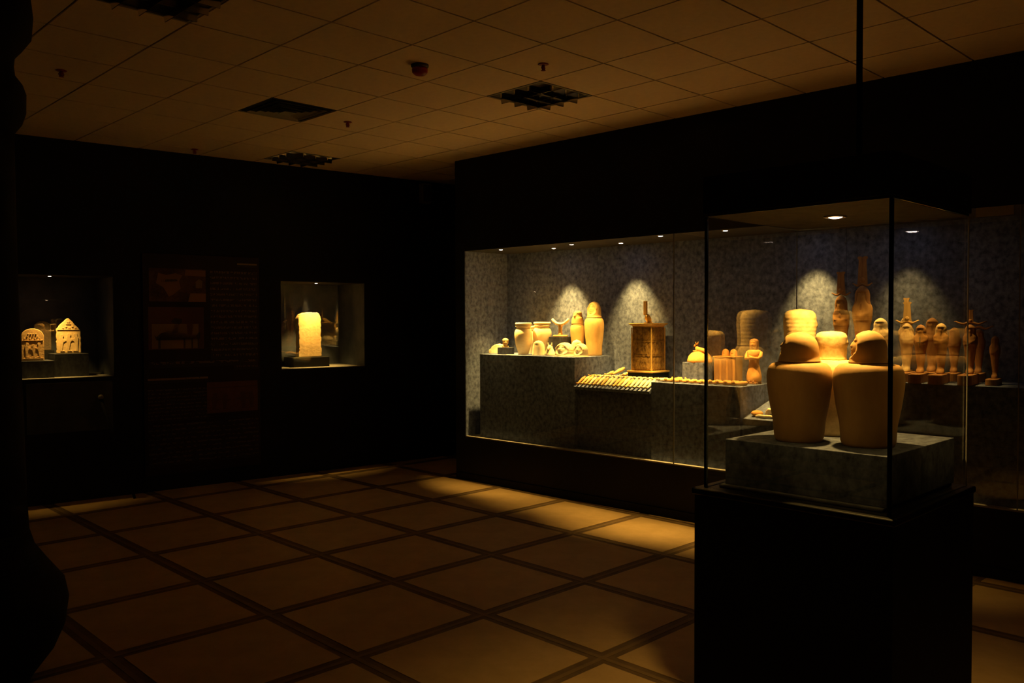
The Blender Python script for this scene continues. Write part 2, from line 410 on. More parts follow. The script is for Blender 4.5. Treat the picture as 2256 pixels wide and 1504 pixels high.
DOME = [(0,1.12),(.06,1.06),(.16,1.01),(.32,1.0),(.50,.97),(.66,.90),(.80,.76),(.90,.57),(.955,.38),(.985,.22),(.996,.10),(1.0,.02)]
FLAT = [(0,1.0),(.10,.97),(.35,.99),(.60,1.03),(.78,1.02),(.88,.94),(.94,.80),(.975,.58),(.993,.28),(1.0,.02)]
def human_lid(h, r, wig_stripes=True, n=56, m=34, flat=False):
    """head with wig and face, face to -y"""
    def fn(a, z):
        t = z/h; ad = abs(a)
        rw = r*lin(FLAT if flat else DOME, t)
        q = math.sqrt((ad/.80)**2 + ((t-.50)/.34)**2)
        inside = 1/(1+math.exp((q-.95)/.05))
        face = .79 + .11*gs(ad, .42) + .05*gs(t-.45, .2)
        nose = .12*gs(a, .10)*(1/(1+math.exp((t-.64)/.02)))*(1/(1+math.exp((.475-t)/.012)))*(1-.6*(t-.47)/.2)
        eyes = -.065*gs(ad-.30, .13)*gs(t-.625, .034) + .045*gs(ad-.30,.11)*gs(t-.622,.014)
        brow = .050*gs(ad-.30, .19)*gs(t-.700, .018)
        lips = .045*gs(a, .17)*(gs(t-.415,.016)+gs(t-.378,.015)) - .045*gs(a,.22)*gs(t-.397,.007)
        chin = .05*gs(a, .24)*gs(t-.290, .040)
        ears = .08*gs(ad-.92, .07)*gs(t-.58, .08)
        rim = .03*gs(q-1.08, .10)
        rf = rw*(face+nose+eyes+brow+lips+chin)
        rr = rw*(1-inside) + rf*inside + rw*(ears+rim)
        if wig_stripes: rr += r*.008*math.sin(t*60)*(1-inside)*(t < .90)
        lap = .03*r*gs(ad-.55, .18)*(t < .3)
        rr += lap
        return rr*math.sin(a), -rr*math.cos(a)*.96
    zs = [h*(i/m) for i in range(m+1)]
    return MB().radial(fn, n, zs)

def falcon_lid(h, r, n=44, m=26):
    def fn(a, z):
        t = z/h; ad = abs(a)
        rw = r*lin([(0,1.0),(.2,.97),(.42,.90),(.55,.76),(.68,.70),(.82,.66),(.93,.45),(1.0,.03)], t)
        beak = .42*gs(a, .20)*gs(t-.60, .09) + .10*gs(a,.3)*gs(t-.72,.09)
        eyes = -.07*gs(ad-.62, .13)*gs(t-.72, .04) + .05*gs(ad-.62,.16)*gs(t-.80,.025)
        rr = rw*(1+beak+eyes)
        drop = .07*h*gs(a, .2)*gs(t-.60, .09)
        return rr*math.sin(a), -rr*math.cos(a)
    b = MB().radial(fn, n, [h*i/m for i in range(m+1)])
    return b

def jackal_lid(h, r):
    b = MB()
    b.lathe([(r*.98,0),(r,.01*h),(r*.96,.12*h),(r*.80,.30*h),(r*.60,.46*h),(r*.50,.58*h),(r*.42,.70*h),(r*.25,.78*h),(.001,.80*h)], 28)
    # muzzle
    b.tube([(0,-r*.15,.60*h),(0,-r*.62,.58*h),(0,-r*1.0,.52*h),(0,-r*1.16,.50*h)], [r*.40,r*.30,r*.19,r*.08], 12)
    b.lathe([(r*.10,0),(r*.09,.02*h),(.001,.03*h)], 10, (0,-r*1.1,.50*h))
    return b
def jackal_ear(h, r, s):
    return MB().tube([(s*r*.26,0,.66*h),(s*r*.34,-r*.04,.84*h),(s*r*.36,-r*.02,h)], [r*.20,r*.15,r*.02], 10, .6)

def mummy_fn(h, w=1.0, wig=True, arms=True):
    """outline of a standing mummiform figure of height h, face to -y, feet pushed forward"""
    def fn(a, z):
        t = z/h
        hw = h*w*lin([(0,.070),(.015,.078),(.06,.076),(.11,.066),(.20,.076),(.36,.094),(.50,.110),(.62,.136),(.72,.142),(.765,.130),(.80,.098),(.82,.090),(.87,.092),(.93,.082),(.965,.062),(.985,.040),(.997,.018),(1.0,.004)], t)
        hd = h*w*lin([(0,.090),(.05,.080),(.10,.058),(.20,.062),(.36,.070),(.50,.080),(.62,.090),(.70,.090),(.765,.080),(.80,.072),(.83,.074),(.88,.084),(.93,.078),(.965,.058),(.985,.038),(.997,.017),(1.0,.004)], t)
        off = h*lin([(0,-.055),(.05,-.045),(.10,-.010),(.16,0),(1,0)], t)
        x, y = hw*math.sin(a), -hd*math.cos(a)
        f = max(0, math.cos(a))
        if arms: y -= h*.016*(gs(t-.635-.05*abs(math.sin(a)), .022) + gs(t-.595, .014))*f
        fc = gs(a, .55)
        y += h*.012*fc*gs(t-.885, .05)
        y -= h*.022*gs(a, .16)*gs(t-.875, .018) + h*.010*gs(a,.3)*gs(t-.845,.010)
        y += h*.010*gs(abs(a)-.32, .14)*gs(t-.897, .010)
        if wig: y -= h*.012*gs(abs(a)-.75, .25)*gs(t-.79, .05)
        y -= h*.020*gs(a, .12)*gs(t-.81, .03)      # beard
        return x, y+off
    return fn
def mummy(h, n=28, w=1.0, wig=True, arms=True, m=40):
    return MB().radial(mummy_fn(h, w, wig, arms), n, [h*i/m for i in range(m+1)])
def mummy_patch(h, w, strips, off=.0012):
    """thin painted strips lying on the body: (angle from, angle to, height from, height to)"""
    fn = mummy_fn(h, w); b = MB()
    for a0, a1, t0, t1 in strips:
        na, nt = 8, max(2, int((t1-t0)*40))
        for (o, flip) in ((off, False),):
            vs = []; fs = []
            for j in range(nt+1):
                for i in range(na+1):
                    a = a0+(a1-a0)*i/na; z = h*(t0+(t1-t0)*j/nt); x, y = fn(a, z)
                    edge = i in (0, na) or j in (0, nt)
                    k = -.0010 if edge else o
                    vs.append((x+k*math.sin(a), y-k*math.cos(a), z))
            for j in range(nt):
                for i in range(na):
                    p = j*(na+1)+i; fs.append((p, p+1, p+na+2, p+na+1))
            b.add(vs, fs, True)
    return b

def plumes(b, h, wd, th):
    """pair of tall feathers with curled tops over a sun disc; stands on z = 0"""
    for s in (-1, 1):
        x0, x1 = (0.0006, wd/2) if s > 0 else (-wd/2, -.0006)
        o = [(s*.0006, 0), (s*wd*.50, 0), (s*wd*.44, .35*h), (s*wd*.38, .75*h), (s*wd*.38, .88*h), (s*wd*.50, .93*h), (s*wd*.50, .97*h), (s*wd*.40, h), (s*wd*.15, h*.995), (s*.0006, .97*h)]
        if s > 0: o = o
        else: o = o[::-1]
        b.prism(o, -th/2, th/2)
    b.ball((0, -th*.5, .16*h), (wd*.28, th*.6, wd*.28), 14, 8)
    return b
def horns(b, L, r):
    pts = []
    for i in range(21):
        k = -1 + i/10
        pts.append((k*L/2, 0, .006*math.cos(k*PI*2.2)*1.0 + (.012 if abs(k) > .85 else 0)*.4))
    b.tube(pts, [r*(1-.75*abs(-1+i/10)**2)+.0008 for i in range(21)], 8)
    return b

def standing_statue(name, label, u, d, z, h, mat, group=None, base=None, base_mat='wood_dark', yaw=0, plume=None, horn=0, lean=0, w=1.0, wig_mat=None, plume_mat='plume', paint=None):
    """funerary statue: body, optional base, plume crown and ram horns"""
    t = thing(name, label, 'statue', RW.p(u, d, z), (0, lean, RW.a+yaw), group)
    zb = 0
    if base:
        bw, bl, bh = base
        o = [(bw/2*math.cos(a), -bl*.72+bw/2*math.sin(a)) for a in [PI + PI*i/10 for i in range(11)]] + [(bw/2, bl*.28), (-bw/2, bl*.28)]
        bm_ = MB(); n = len(o)
        bm_.add([(x, y, 0) for x, y in o] + [(x, y, bh) for x, y in o],
                [tuple(range(n-1, -1, -1)), tuple(range(n, 2*n))] + [(j, (j+1) % n, n+(j+1) % n, n+j) for j in range(n)])
        bm_.build('base', M[base_mat], t, .004, 2)
        zb = bh
    body = mummy(h, w=w).build('body', M[mat] if isinstance(mat, str) else mat, t, loc=(0, 0, zb))
    if paint:
        for nm, pm, strips in paint:
            mummy_patch(h, w, strips).build(nm, M[pm], t, loc=(0, 0, zb))
    # wig as its own shell over the head
    wg = MB()
    def fn(a, z):
        tt = z/h; ad = abs(a)
        hw = h*w*lin([(.745,.118),(.775,.118),(.80,.110),(.83,.104),(.88,.104),(.93,.094),(.965,.072),(.99,.045),(1.004,.022),(1.01,.003)], tt)
        hd = h*w*lin([(.745,.080),(.775,.084),(.80,.083),(.83,.085),(.88,.093),(.93,.090),(.965,.070),(.99,.043),(1.004,.021),(1.01,.003)], tt)
        open_ = (1/(1+math.exp((ad-.62)/.06)))*(1/(1+math.exp((tt-.925)/.006)))
        k = 1 - .30*open_ + .012*math.sin(tt*190)*(1-open_)
        return hw*k*math.sin(a), -hd*k*math.cos(a)
    wg.radial(fn, 28, [h*(.745+.265*i/24) for i in range(25)])
    wg.build('wig', M[wig_mat] if wig_mat else (M[mat] if isinstance(mat, str) else mat), t, loc=(0, 0, zb))
    top = zb + h*1.0
    if horn:
        horns(MB(), horn, .008).build('ram_horns', M[plume_mat], t, loc=(0, 0, top+.010))
        top += .012
    if plume:
        ph, pw = plume
        plumes(MB(), ph, pw, .012).build('plume_crown', M[plume_mat], t, loc=(0, .0, top))
    return t

# ---- things on the tall left plinth
def on(u, d, z=ZA): return RW.p(u, d, z)
# broken limestone fragment
o = MB()
fr = [(-.075,0),(.055,0),(.065,.045),(.060,.092),(.030,.098),(-.005,.088),(-.035,.070),(-.052,.048),(-.075,.036)]
o.prism(fr, -.035, .035)
tag(o.build('stone_fragment', M['limestone'], None, .006, 2, on(.290,.26), RW.a+.15), 'jagged cream limestone fragment sloping up behind the small block', 'fragment')
tag(MB().box(-.065,.065,-.05,.05,0,.068).build('display_block', M['fabric_dark'], None, .0015, 2, on(.497,.18), RW.a), 'small grey block under the little stone head', 'block')
t = thing('stone_bust', 'little pale stone head on the small grey block', 'sculpture', on(.487,.185,ZA+.068), RW.a+.9)
hb = MB().radial(lambda a, z: ((.030*lin([(0,.75),(.25,.62),(.45,.95),(.75,1.0),(.92,.7),(1,.02)], z/.092))*math.sin(a),
     -(.034*lin([(0,.75),(.25,.62),(.45,.98),(.75,1.0),(.92,.7),(1,.02)], z/.092)+.008*gs(a,.2)*gs(z/.092-.52,.07)-.004*gs(abs(a)-.4,.15)*gs(z/.092-.62,.05)+.004*gs(a,.3)*gs(z/.092-.38,.03))*math.cos(a)), 28, [.092*i/24 for i in range(25)])
hb.build('face', M['yellowstone'], t)
MB().box(-.032,.03,-.026,.026,0,.014).build('socle', M['yellowstone'], t, .004)
# label card in front of the first jar
tag(MB().box(-.035,.035,-.02,.02,0,.004).build('label_card', M['card'], None, .001, 1, on(.62,.105), RW.a), 'blank pale card lying before the left rimmed jar', 'card')
# rimmed jars
def rimmed(u, d, h, r, label, rot=0):
    t = thing('stone_jar', label, 'jar', on(u, d), RW.a+rot, 'rimmed stone jars on the tall plinth')
    shoulder_jar(h, r, r*.56, r*.80).build('jar_body', M['alabaster'], t)
    return t
rimmed(.668, .25, .310, .088, 'tapering pale stone jar with ridged rim, leftmost and nearest')
rimmed(.545, .50, .275, .072, 'pale stone jar almost hidden between and behind the two rimmed jars')
rimmed(.760, .42, .316, .093, 'broad-shouldered pale stone jar with ridged rim, right of the tapering one')
# lids
def lid_thing(kind, u, d, h, r, label, mat, yaw=0, z=ZA, stripes=True):
    t = thing('carved_stopper', label, 'stopper', on(u, d, z), RW.a+yaw, 'stone jar lids on the tall plinth')
    if kind == 'human': human_lid(h, r, stripes).build('head', M[mat], t)
    if kind == 'jackal':
        jackal_lid(h, r).build('head', M[mat], t)
        for s in (-1, 1): jackal_ear(h, r, s).build('ear', M[mat], t)
    if kind == 'plain':
        b = MB()
        def fn(a, z):
            tt = z/h
            rr = r*lin([(0,1.0),(.12,.98),(.4,.92),(.65,.84),(.82,.70),(.93,.46),(1,.02)], tt)
            cut = 1 - .22*gs(a, .75)*(1/(1+math.exp((tt-.78)/.03)))
            return rr*cut*math.sin(a), -rr*cut*math.cos(a)
        b.radial(fn, 40, [h*i/24 for i in range(25)]); b.build('head', M[mat], t)
    MB().lathe([(r*.80,0),(r*.82,.003),(r*.80,.004),(.001,.004)], 28).build('rim', M[mat], t)
    return t
lid_thing('plain', .865, .25, .140, .066, 'plain domed stone lid with flattened worn front, left of the jackal head', 'limestone', .1)
lid_thing('jackal', 1.010, .25, .125, .054, 'pointed-eared jackal head lid of pale stone', 'limestone', .35)
lid_thing('human', 1.212, .225, .128, .088, 'large human-faced lid with thick wig, third in the front row', 'limestone', .12)
lid_thing('plain', 1.225, .385, .150, .062, 'smooth rounded lid peeping up behind the two human-faced lids', 'limestone', .9)
lid_thing('human', 1.385, .250, .122, .066, 'human-faced stone lid at right end of the front row', 'limestone', .02)
# headrest on its block
tag(MB().box(-.085,.085,-.07,.07,0,.172).build('display_block', M['fabric_dark'], None, .0015, 2, on(.960,.46), RW.a), 'dark block raising the headrest behind the lids', 'block')
t = thing('headrest', 'carved wooden headrest with curved cradle on its dark block', 'headrest', on(.960,.46,ZA+.172), RW.a+.45)
MB().lathe([(.058,0),(.060,.004),(.060,.014),(.052,.020),(.001,.021)], 28, sx=1.25, sy=.62).build('foot', M['yellowstone'], t)
MB().lathe([(.030,.020),(.021,.030),(.018,.060),(.019,.095),(.026,.112),(.001,.116)], 20).build('stem', M['yellowstone'], t)
pts = [(-.082,0,.172),(-.066,0,.150),(-.042,0,.131),(-.016,0,.122),(.016,0,.122),(.042,0,.131),(.066,0,.150),(.082,0,.172)]
b = MB(); b.tube(pts, [.011,.0145,.015,.0155,.0155,.015,.0145,.011], 12)
b.v = [(x, y*2.0, z) for x, y, z in b.v]
b.build('cradle', M['alabaster'], t)
# tall canopic jars behind
def canopic(name, label, loc, rot, hb, r, rb, lh, lr, kind, mat, lmat, group, stripes=True, flat=False):
    t = thing(name, label, 'jar', loc, rot, group)
    shoulder_jar(hb, r, rb, lr*.98, False).build('jar_body', M[mat], t)
    if kind == 'human': l = human_lid(lh, lr, stripes, flat=flat)
    elif kind == 'falcon': l = falcon_lid(lh, lr)
    l.build('lid', M[lmat], t, loc=(0, 0, hb+.001))
    return t
canopic('canopic_jar', 'falcon-headed ochre canopic jar behind the front lids', on(1.130,.515), RW.a+.05, .295, .070, .052, .128, .060, 'falcon', 'yellowstone', 'yellowstone', 'ochre canopic jars in the long showcase')
canopic('canopic_jar', 'tallest ochre canopic jar with human head, beside the plinth right edge', on(1.362,.475), RW.a+.02, .355, .092, .072, .150, .066, 'human', 'yellowstone', 'yellowstone', 'ochre canopic jars in the long showcase', False)

# ---- shrine-shaped box with falcon
tag(MB().box(-.128,.128,-.128,.128,0,.052).build('display_block', M['blackmatt'], None, .002, 2, on(1.985,.45,ZB), RW.a), 'black block under the gilded shrine box', 'block')
sh = thing('shrine_box', 'gilded wooden shrine chest with painted panels and falcon on its lid', 'chest', on(1.985,.45,ZB+.052), RW.a)
MB().box(-.135,.135,-.135,.135,0,.016).build('base_board', M['shrine_gold'], sh, .004)
b = MB(); k = .105; kt = .098; H1, H2 = .016, .395
b.add([(-k,-k,H1),(k,-k,H1),(k,k,H1),(-k,k,H1),(-kt,-kt,H2),(kt,-kt,H2),(kt,kt,H2),(-kt,kt,H2)], [(0,3,2,1),(4,5,6,7),(0,1,5,4),(1,2,6,5),(2,3,7,6),(3,0,4,7)])
b.build('chest_body', M['shrine'], sh, .002)
for sx in (-1, 1):
    for sy in (-1, 1):
        MB().box(sx*.103-.005, sx*.103+.005, sy*.103-.005, sy*.103+.005, .016, .392).build('corner_post', M['shrine_gold'], sh, .003)
# raised painted figures on the two faces towards the room
def figure_outline(cx, z0, h, s=1):
    p = [(-.10,0),(.16,0),(.16,.03),(.02,.04),(.05,.30),(.10,.52),(.26,.60),(.25,.65),(.10,.66),(.08,.74),(.06,.80),(.11,.84),(.12,.92),(.05,1.0),(-.06,.98),(-.09,.88),(-.08,.80),(-.14,.74),(-.13,.55),(-.10,.30)]
    o = [(cx+s*x*h*.9, z0+z*h) for x, z in p]
    return o if s > 0 else o[::-1]
for face in range(2):
    pn = MB()
    for rr, (zz, hh) in enumerate(((.040,.095),(.160,.10),(.285,.085))):
        for q in range(3): pn.prism(figure_outline(-.058+.055*q, zz, hh, 1 if q < 2 else -1), -.1075, -.0985)
    for zz in (.030, .145, .270, .378): pn.box(-.090,.090,-.1075,-.098,zz,zz+.006)
    if face: pn.move(Matrix.Rotation(PI/2, 4, 'Z'))
    pn.build('carved_panel', M['shrine'], sh)['label'] = 'raised carved figures in three registers'
b = MB(); rs = []
for e_, z_ in ((.098,.395),(.099,.402),(.106,.412),(.122,.420),(.124,.428),(.118,.431)):
    rs.append([(-e_,-e_,z_),(e_,-e_,z_),(e_,e_,z_),(-e_,e_,z_)])
b.rings(rs, False); b.build('cornice_lid', M['shrine_gold'], sh)
fb = MB()
fb.tube([(0,.075,.436),(0,.045,.443),(0,.01,.460),(0,-.03,.482),(0,-.042,.500),(0,-.046,.512)], [.006,.018,.026,.026,.017,.003], 14)
fb.tube([(0,-.045,.494),(0,-.062,.490),(0,-.070,.483)], [.011,.006,.001], 8)
fb.box(-.024,.024,-.05,.07,.431,.437)
fb.move(Matrix.Rotation(.35, 4, 'Z'))
fb.build('falcon', M['shrine_gold'], sh)
MB().box(-.018,.018,-.052,-.036,.500,.625).build('feather', M['plume'], sh, .004)

# ---- shabtis: one modelled, copied
ords = ['first','second','third','fourth','fifth','sixth','seventh','eighth','ninth','tenth','eleventh','twelfth','thirteenth','fourteenth','fifteenth','sixteenth','seventeenth','eighteenth','nineteenth','twentieth']
def shabti_mesh(h, mat, w=1.05):
    b = mummy(h, 16, w*.94, True, True, 26)
    # a figure lying on its back: head up the slope (+y), face up
    mn = min(-v[1] for v in b.v)
    b.v = [(x, z, -y-mn) for x, y, z in b.v]
    return b.mesh('shabti_figurine', M[mat])
SHM = {}
def shabti(u, d, z, L, mat, label, group, slope=0, yaw=0, w=1.05):
    k = (round(L, 3), mat, w)
    if k not in SHM: SHM[k] = shabti_mesh(L, mat, w)
    o = bpy.data.objects.new('shabti_figurine', SHM[k]); COL.objects.link(o)
    o.location = RW.p(u, d, z); o.rotation_euler = (slope, 0, RW.a+yaw)
    return tag(o, label, 'figurine', group)
mats1 = ['wood','yellowstone','yellowstone','limestone','yellowstone','limestone','yellowstone','limestone','faience','yellowstone','yellowstone','limestone','yellowstone','faience','faience','limestone','limestone','limestone']
tcs = math.tan(TA)
for i in range(18):
    u = 1.507 + i*.0436; d = .049 + random.uniform(-.002, .003)
    shabti(u, d, 1.0055+(d-.035)*tcs, .138+.005*(i % 3), mats1[i], 'small figurine lying %s from left in the front row of the slanted tray' % ords[i], 'front row of figurines on the slanted tray', TA, random.uniform(-.025, .025))
mats2 = ['wood','yellowstone','limestone','yellowstone','limestone','faience','limestone','yellowstone','limestone','faience','faience','limestone','yellowstone','limestone']
for i in range(14):
    u = 1.520 + i*.0552; d = .190 + random.uniform(0, .004)
    shabti(u, d, ZB+.0006, .112+.005*(i % 2), mats2[i], 'small figurine lying %s from left in the flat row just above the slanted tray' % ords[i], 'second row of figurines above the slanted tray', 0, random.uniform(-.06, .06))
# propped larger ones behind the tray
for u, d, L, sl, mat, lb in ((1.58,.36,.120,.25,'yellowstone','brown figurine propped behind the tray, nearest its left end'),
                             (1.665,.34,.190,.30,'yellowstone','largest propped figurine behind the tray, left of the shrine block'),
                             (1.745,.36,.110,.25,'limestone','small white figurine propped behind the tray'),
                             (1.798,.335,.150,.28,'terracotta','orange figurine lying tight against the black shrine block')):
    o = shabti(u, d, ZB+.0012, L, mat, lb, 'figurines propped behind the tray', sl, -.10)
# brown ones on the next plinth
for i in range(11):
    u = 2.335 + i*.0685 - (.01 if i > 7 else 0); d = .085 + random.uniform(-.006, .006)
    L = .130 if i < 7 else .150
    shabti(u, d, ZB+.0006, L, 'limestone' if i == 0 else ('terracotta' if i < 7 else 'wood'), 'brown figurine lying %s from left along the edge of the figurine plinth' % ords[i], 'figurines along the plinth front edge', 0, -.10 if i < 8 else -.35, 1.45)
for i in range(4):
    shabti(2.36+i*.055, .255+.012*i, ZB+.0006, .120+.02*(i == 3), 'terracotta', 'brown figurine lying %s from left in the short second row behind the plinth edge' % ords[i], 'second row of brown figurines', 0, -.2, 1.5)

# ---- pottery lid with jackal, on a block
tag(MB().box(-.105,.095,-.10,.10,0,.160).build('display_block', M['fabric'], None, .0015, 2, on(2.545,.38,ZB), RW.a), 'grey block under the orange pottery lid with animal', 'block')
t = thing('pottery_dome', 'orange domed pottery cover topped by a reclining jackal', 'pottery', on(2.545,.38,ZB+.160), RW.a-.5)
MB().lathe([(.100,0),(.103,.006),(.101,.022),(.090,.052),(.068,.076),(.040,.088),(.001,.092)], 40).build('dome', M['terracotta'], t)
jb = MB()
jb.tube([(.075,0,.090),(.045,0,.100),(.005,0,.103),(-.030,0,.106),(-.048,0,.120),(-.056,0,.138)], [.010,.020,.020,.020,.015,.011], 12)
jb.tube([(-.050,0,.140),(-.072,0,.136),(-.092,0,.128)], [.016,.011,.005], 10)
for s in (-1, 1):
    jb.tube([(-.048,s*.008,.148),(-.044,s*.011,.168)], [.007,.0015], 8)
    jb.tube([(-.020,s*.014,.094),(-.060,s*.014,.091),(-.082,s*.014,.090)], [.009,.007,.005], 8)
jb.tube([(.070,0,.094),(.095,.004,.080),(.104,.004,.055)], [.007,.006,.004], 8)
jb.build('jackal', M['terracotta'], t)
jb2 = MB().ball((-.088,-.045,.022), (.020,.010,.022), 12, 8); jb2.build('chipped_hole', M['dark_void'], t)['label'] = 'dark broken patch at the rim'

# ---- twin shabti box
t = thing('shabti_box', 'orange painted box with two small heads standing on its vaulted lid', 'chest', on(2.775,.44,ZB), RW.a)
MB().box(-.095,.095,-.065,.065,0,.205).build('box_body', M['wood'], t, .006)
MB().box(-.100,.100,-.070,.070,.205,.216).build('lid_board', M['wood'], t, .004)
for s in (-1, 1):
    hd = MB().radial(lambda a, z: (.030*lin([(0,1.0),(.35,.95),(.7,.8),(.9,.5),(1,.02)], z/.058)*math.sin(a),
        -(.034*lin([(0,1.0),(.35,.95),(.7,.8),(.9,.5),(1,.02)], z/.058)*(1-.15*gs(a,.5)*gs(z/.058-.5,.25))+.007*gs(a,.2)*gs(z/.058-.48,.09))*math.cos(a)), 24, [.058*i/18 for i in range(19)])
    hd.build('lid_head', M['terracotta'], t, loc=(.012+s*.036, 0, .216))
pn = MB()
for q in range(3): pn.box(-.085+.06*q, -.045+.06*q, -.0672, -.0645, .02, .185)
pn.build('painted_text_column', M['wood_dark'], t)

# ---- standing figure with crossed arms (a mourner in a long robe)
t = thing('mourner_statuette', 'brown wooden woman with folded arms and long flared robe', 'statue', on(3.015,.42,ZB), RW.a+.05)
MB().box(-.045,.045,-.060,.045,0,.016).build('base', M['wood_dark'], t, .003)
def robe(a, z):
    tt = z/.33
    hw = lin([(0,.048),(.03,.058),(.12,.060),(.30,.050),(.48,.040),(.55,.043),(.66,.056),(.74,.058),(.785,.034),(.80,.019),(.835,.018)], tt)
    hd = lin([(0,.046),(.03,.052),(.12,.050),(.30,.040),(.48,.034),(.55,.036),(.66,.044),(.74,.038),(.785,.024),(.80,.018),(.835,.018)], tt)
    y = -hd*math.cos(a)
    y -= .006*gs(a-.5,.5)*gs(tt-.12,.09)
    return hw*math.sin(a), y
MB().radial(robe, 32, [.33*(.835*i/34) for i in range(35)]).build('robe', M['terracotta'], t, loc=(0, 0, .016))
ab = MB()
for s in (-1, 1):
    ab.tube([(s*.052,.004,.238),(s*.060,-.012,.205),(s*.052,-.038,.188),(s*.010,-.050,.192),(-s*.022,-.050,.200+.006*s)], [.016,.015,.013,.011,.010], 10)
ab.build('folded_arms', M['terracotta'], t, loc=(0, 0, .016))
hd = MB().radial(lambda a, z: (.030*lin([(0,.55),(.15,.85),(.4,1.0),(.7,.98),(.9,.66),(1,.02)], z/.075)*math.sin(a),
     -(.033*lin([(0,.55),(.15,.85),(.4,1.0),(.7,.98),(.9,.66),(1,.02)], z/.075)*(1-.10*gs(a,.6)*gs(z/.075-.42,.28))+.006*gs(a,.16)*gs(z/.075-.44,.08)-.003*gs(abs(a)-.35,.12)*gs(z/.075-.55,.05))*math.cos(a)), 28, [.075*i/22 for i in range(23)])
hd.build('head', M['terracotta'], t, loc=(0, -.004, .016+.268))
wg = MB().radial(lambda a, z: (lambda tt, op: ((.036*lin([(0,.95),(.4,1.02),(.75,.98),(.92,.66),(1,.02)], tt))*(1-.28*op)*math.sin(a), -(.038*lin([(0,.95),(.4,1.02),(.75,.98),(.92,.66),(1,.02)], tt))*(1-.28*op)*math.cos(a)))(z/.088, (1/(1+math.exp((abs(a)-.7)/.07)))*(1/(1+math.exp((z/.088-.78)/.03)))), 28, [.088*i/22 for i in range(23)])
wg.build('hair', M['wood_dark'], t, loc=(0, 0, .016+.258))
for s in (-1, 1): MB().ball((s*.018,-.040,.022), (.011,.024,.009), 10, 6).build('foot', M['wood_dark'], t)

# ---- amulets on the low sloping plinth
sl = math.atan2(.11, .44)
def low(u, d): return RW.p(u, d, .845+(d-.06)*.25+.0005)
t = MB().ball((0,0,.020), (.045,.030,.022), 20, 12)
tag(t.build('oval_amulet', M['terracotta'], None, 0, 2, low(3.19,.14), (sl,0,RW.a+.3)), 'orange oval stone alone near the low plinth corner', 'amulet')
t = MB().lathe([(.034,0),(.034,.004),(.026,.030),(.018,.045),(.014,.052),(.018,.062),(.016,.078),(.008,.090),(.001,.093)], 22, sx=1, sy=.8)
tag(t.build('pale_bust', M['limestone'], None, 0, 2, low(3.235,.33), (0,0,RW.a)), 'little pale bust at the back of the low plinth', 'amulet')
t = MB().prism([(-.034,0),(.036,0),(.030,.022),(.016,.042),(-.010,.044),(-.026,.024)], -.018, .018)
tag(t.build('pale_fragment', M['limestone'], None, .006, 2, low(3.262,.20), (sl,0,RW.a+.2)), 'pale wedge-shaped fragment in the middle of the low plinth', 'amulet')
t = MB()
t.tube([(-.075,0,.010),(-.045,.006,.013),(-.01,-.004,.014),(.03,.006,.013),(.07,0,.010)], [.008,.012,.011,.012,.008], 10)
tag(t.build('pale_pendant', M['limestone'], None, 0, 2, low(3.275,.105), (sl,0,RW.a+.1)), 'long pale wavy piece lying along the low plinth front edge', 'amulet')

# ---- funerary statues on the right plinth
red = bandmat('red_painted_body', (.36,.17,.05), (.56,.30,.09), [(0,(1.0,.55,.35)),(.30,(1.0,.50,.30)),(.46,(1,1,.95)),(.62,(.8,.75,.6)),(.66,(1,1,1)),(.74,(.35,.3,.28)),(.80,(1,.95,.9))], .53)
brn = bandmat('brown_painted_body', (.40,.20,.06), (.58,.33,.11), [(0,(1,.85,.7)),(.34,(1,.7,.5)),(.44,(1,1,1)),(.60,(.75,.7,.6)),(.64,(1,1,1))], .60)
B1 = (.085, .24, .060)
standing_statue('plumed_statue', 'smaller of two tall plumed statues leaning before the back wall', 3.700, .46, ZE, .535, red, 'statues with plume crowns', B1, yaw=.10, plume=(.165,.062), horn=.140, lean=-.012, plume_mat='wood_dark', wig_mat='wood_dark', w=.80, paint=[('text_column', 'wood_pale', [(-.28,.28,.10,.44)]), ('collar', 'wood_dark', [(-1.1,1.1,.66,.675),(-.16,.16,.68,.76)]), ('bandage', 'wood_dark', [(-1.2,1.2,.60,.607),(-1.2,1.2,.545,.552),(-1.2,1.2,.49,.497)])])
standing_statue('plumed_statue', 'tallest plumed statue, brown with folded arms, before the back wall', 3.850, .46, ZE, .600, brn, 'statues with plume crowns', B1, yaw=.10, plume=(.205,.070), horn=.140, plume_mat='wood_dark', wig_mat='wood_dark', w=.84, paint=[('text_column', 'wood_pale', [(-.25,.25,.10,.42)]), ('beard', 'wood_dark', [(-.12,.12,.70,.79)]), ('belt', 'wood_dark', [(-1.2,1.2,.44,.452)])])
standing_statue('funerary_statue', 'pale statue with long white wig seen past the front clay jar', 4.040, .30, ZE, .365, 'wood_pale', 'standing statues on the long plinth', (.085,.20,.060), yaw=.10, w=1.20, wig_mat='limestone', paint=[('collar', 'wood_dark', [(-.5,.5,.66,.678)])])
standing_statue('plumed_statue', 'pale statue with wide horns and plumes just right of the case edge', 4.225, .28, ZE, .330, 'wood_pale', 'statues with plume crowns', B1, yaw=.10, plume=(.135,.052), horn=.150, plume_mat='yellowstone')
standing_statue('plumed_statue', 'pale statue standing close behind the wide-horned plumed one', 4.145, .50, ZE, .375, 'wood_pale', 'statues with plume crowns', (.075,.16,.060), yaw=.10, plume=(.135,.040), plume_mat='yellowstone')
standing_statue('funerary_statue', 'small orange mummy-shaped statue with dark crossed bands, front row', 4.335, .215, ZE, .320, 'wood', 'standing statues on the long plinth', (.080,.23,.060), yaw=.10, wig_mat='wood_dark', paint=[('crossed_band', 'dullstone', [(-.12,.12,.52,.76),(-.75,.75,.615,.645)])])
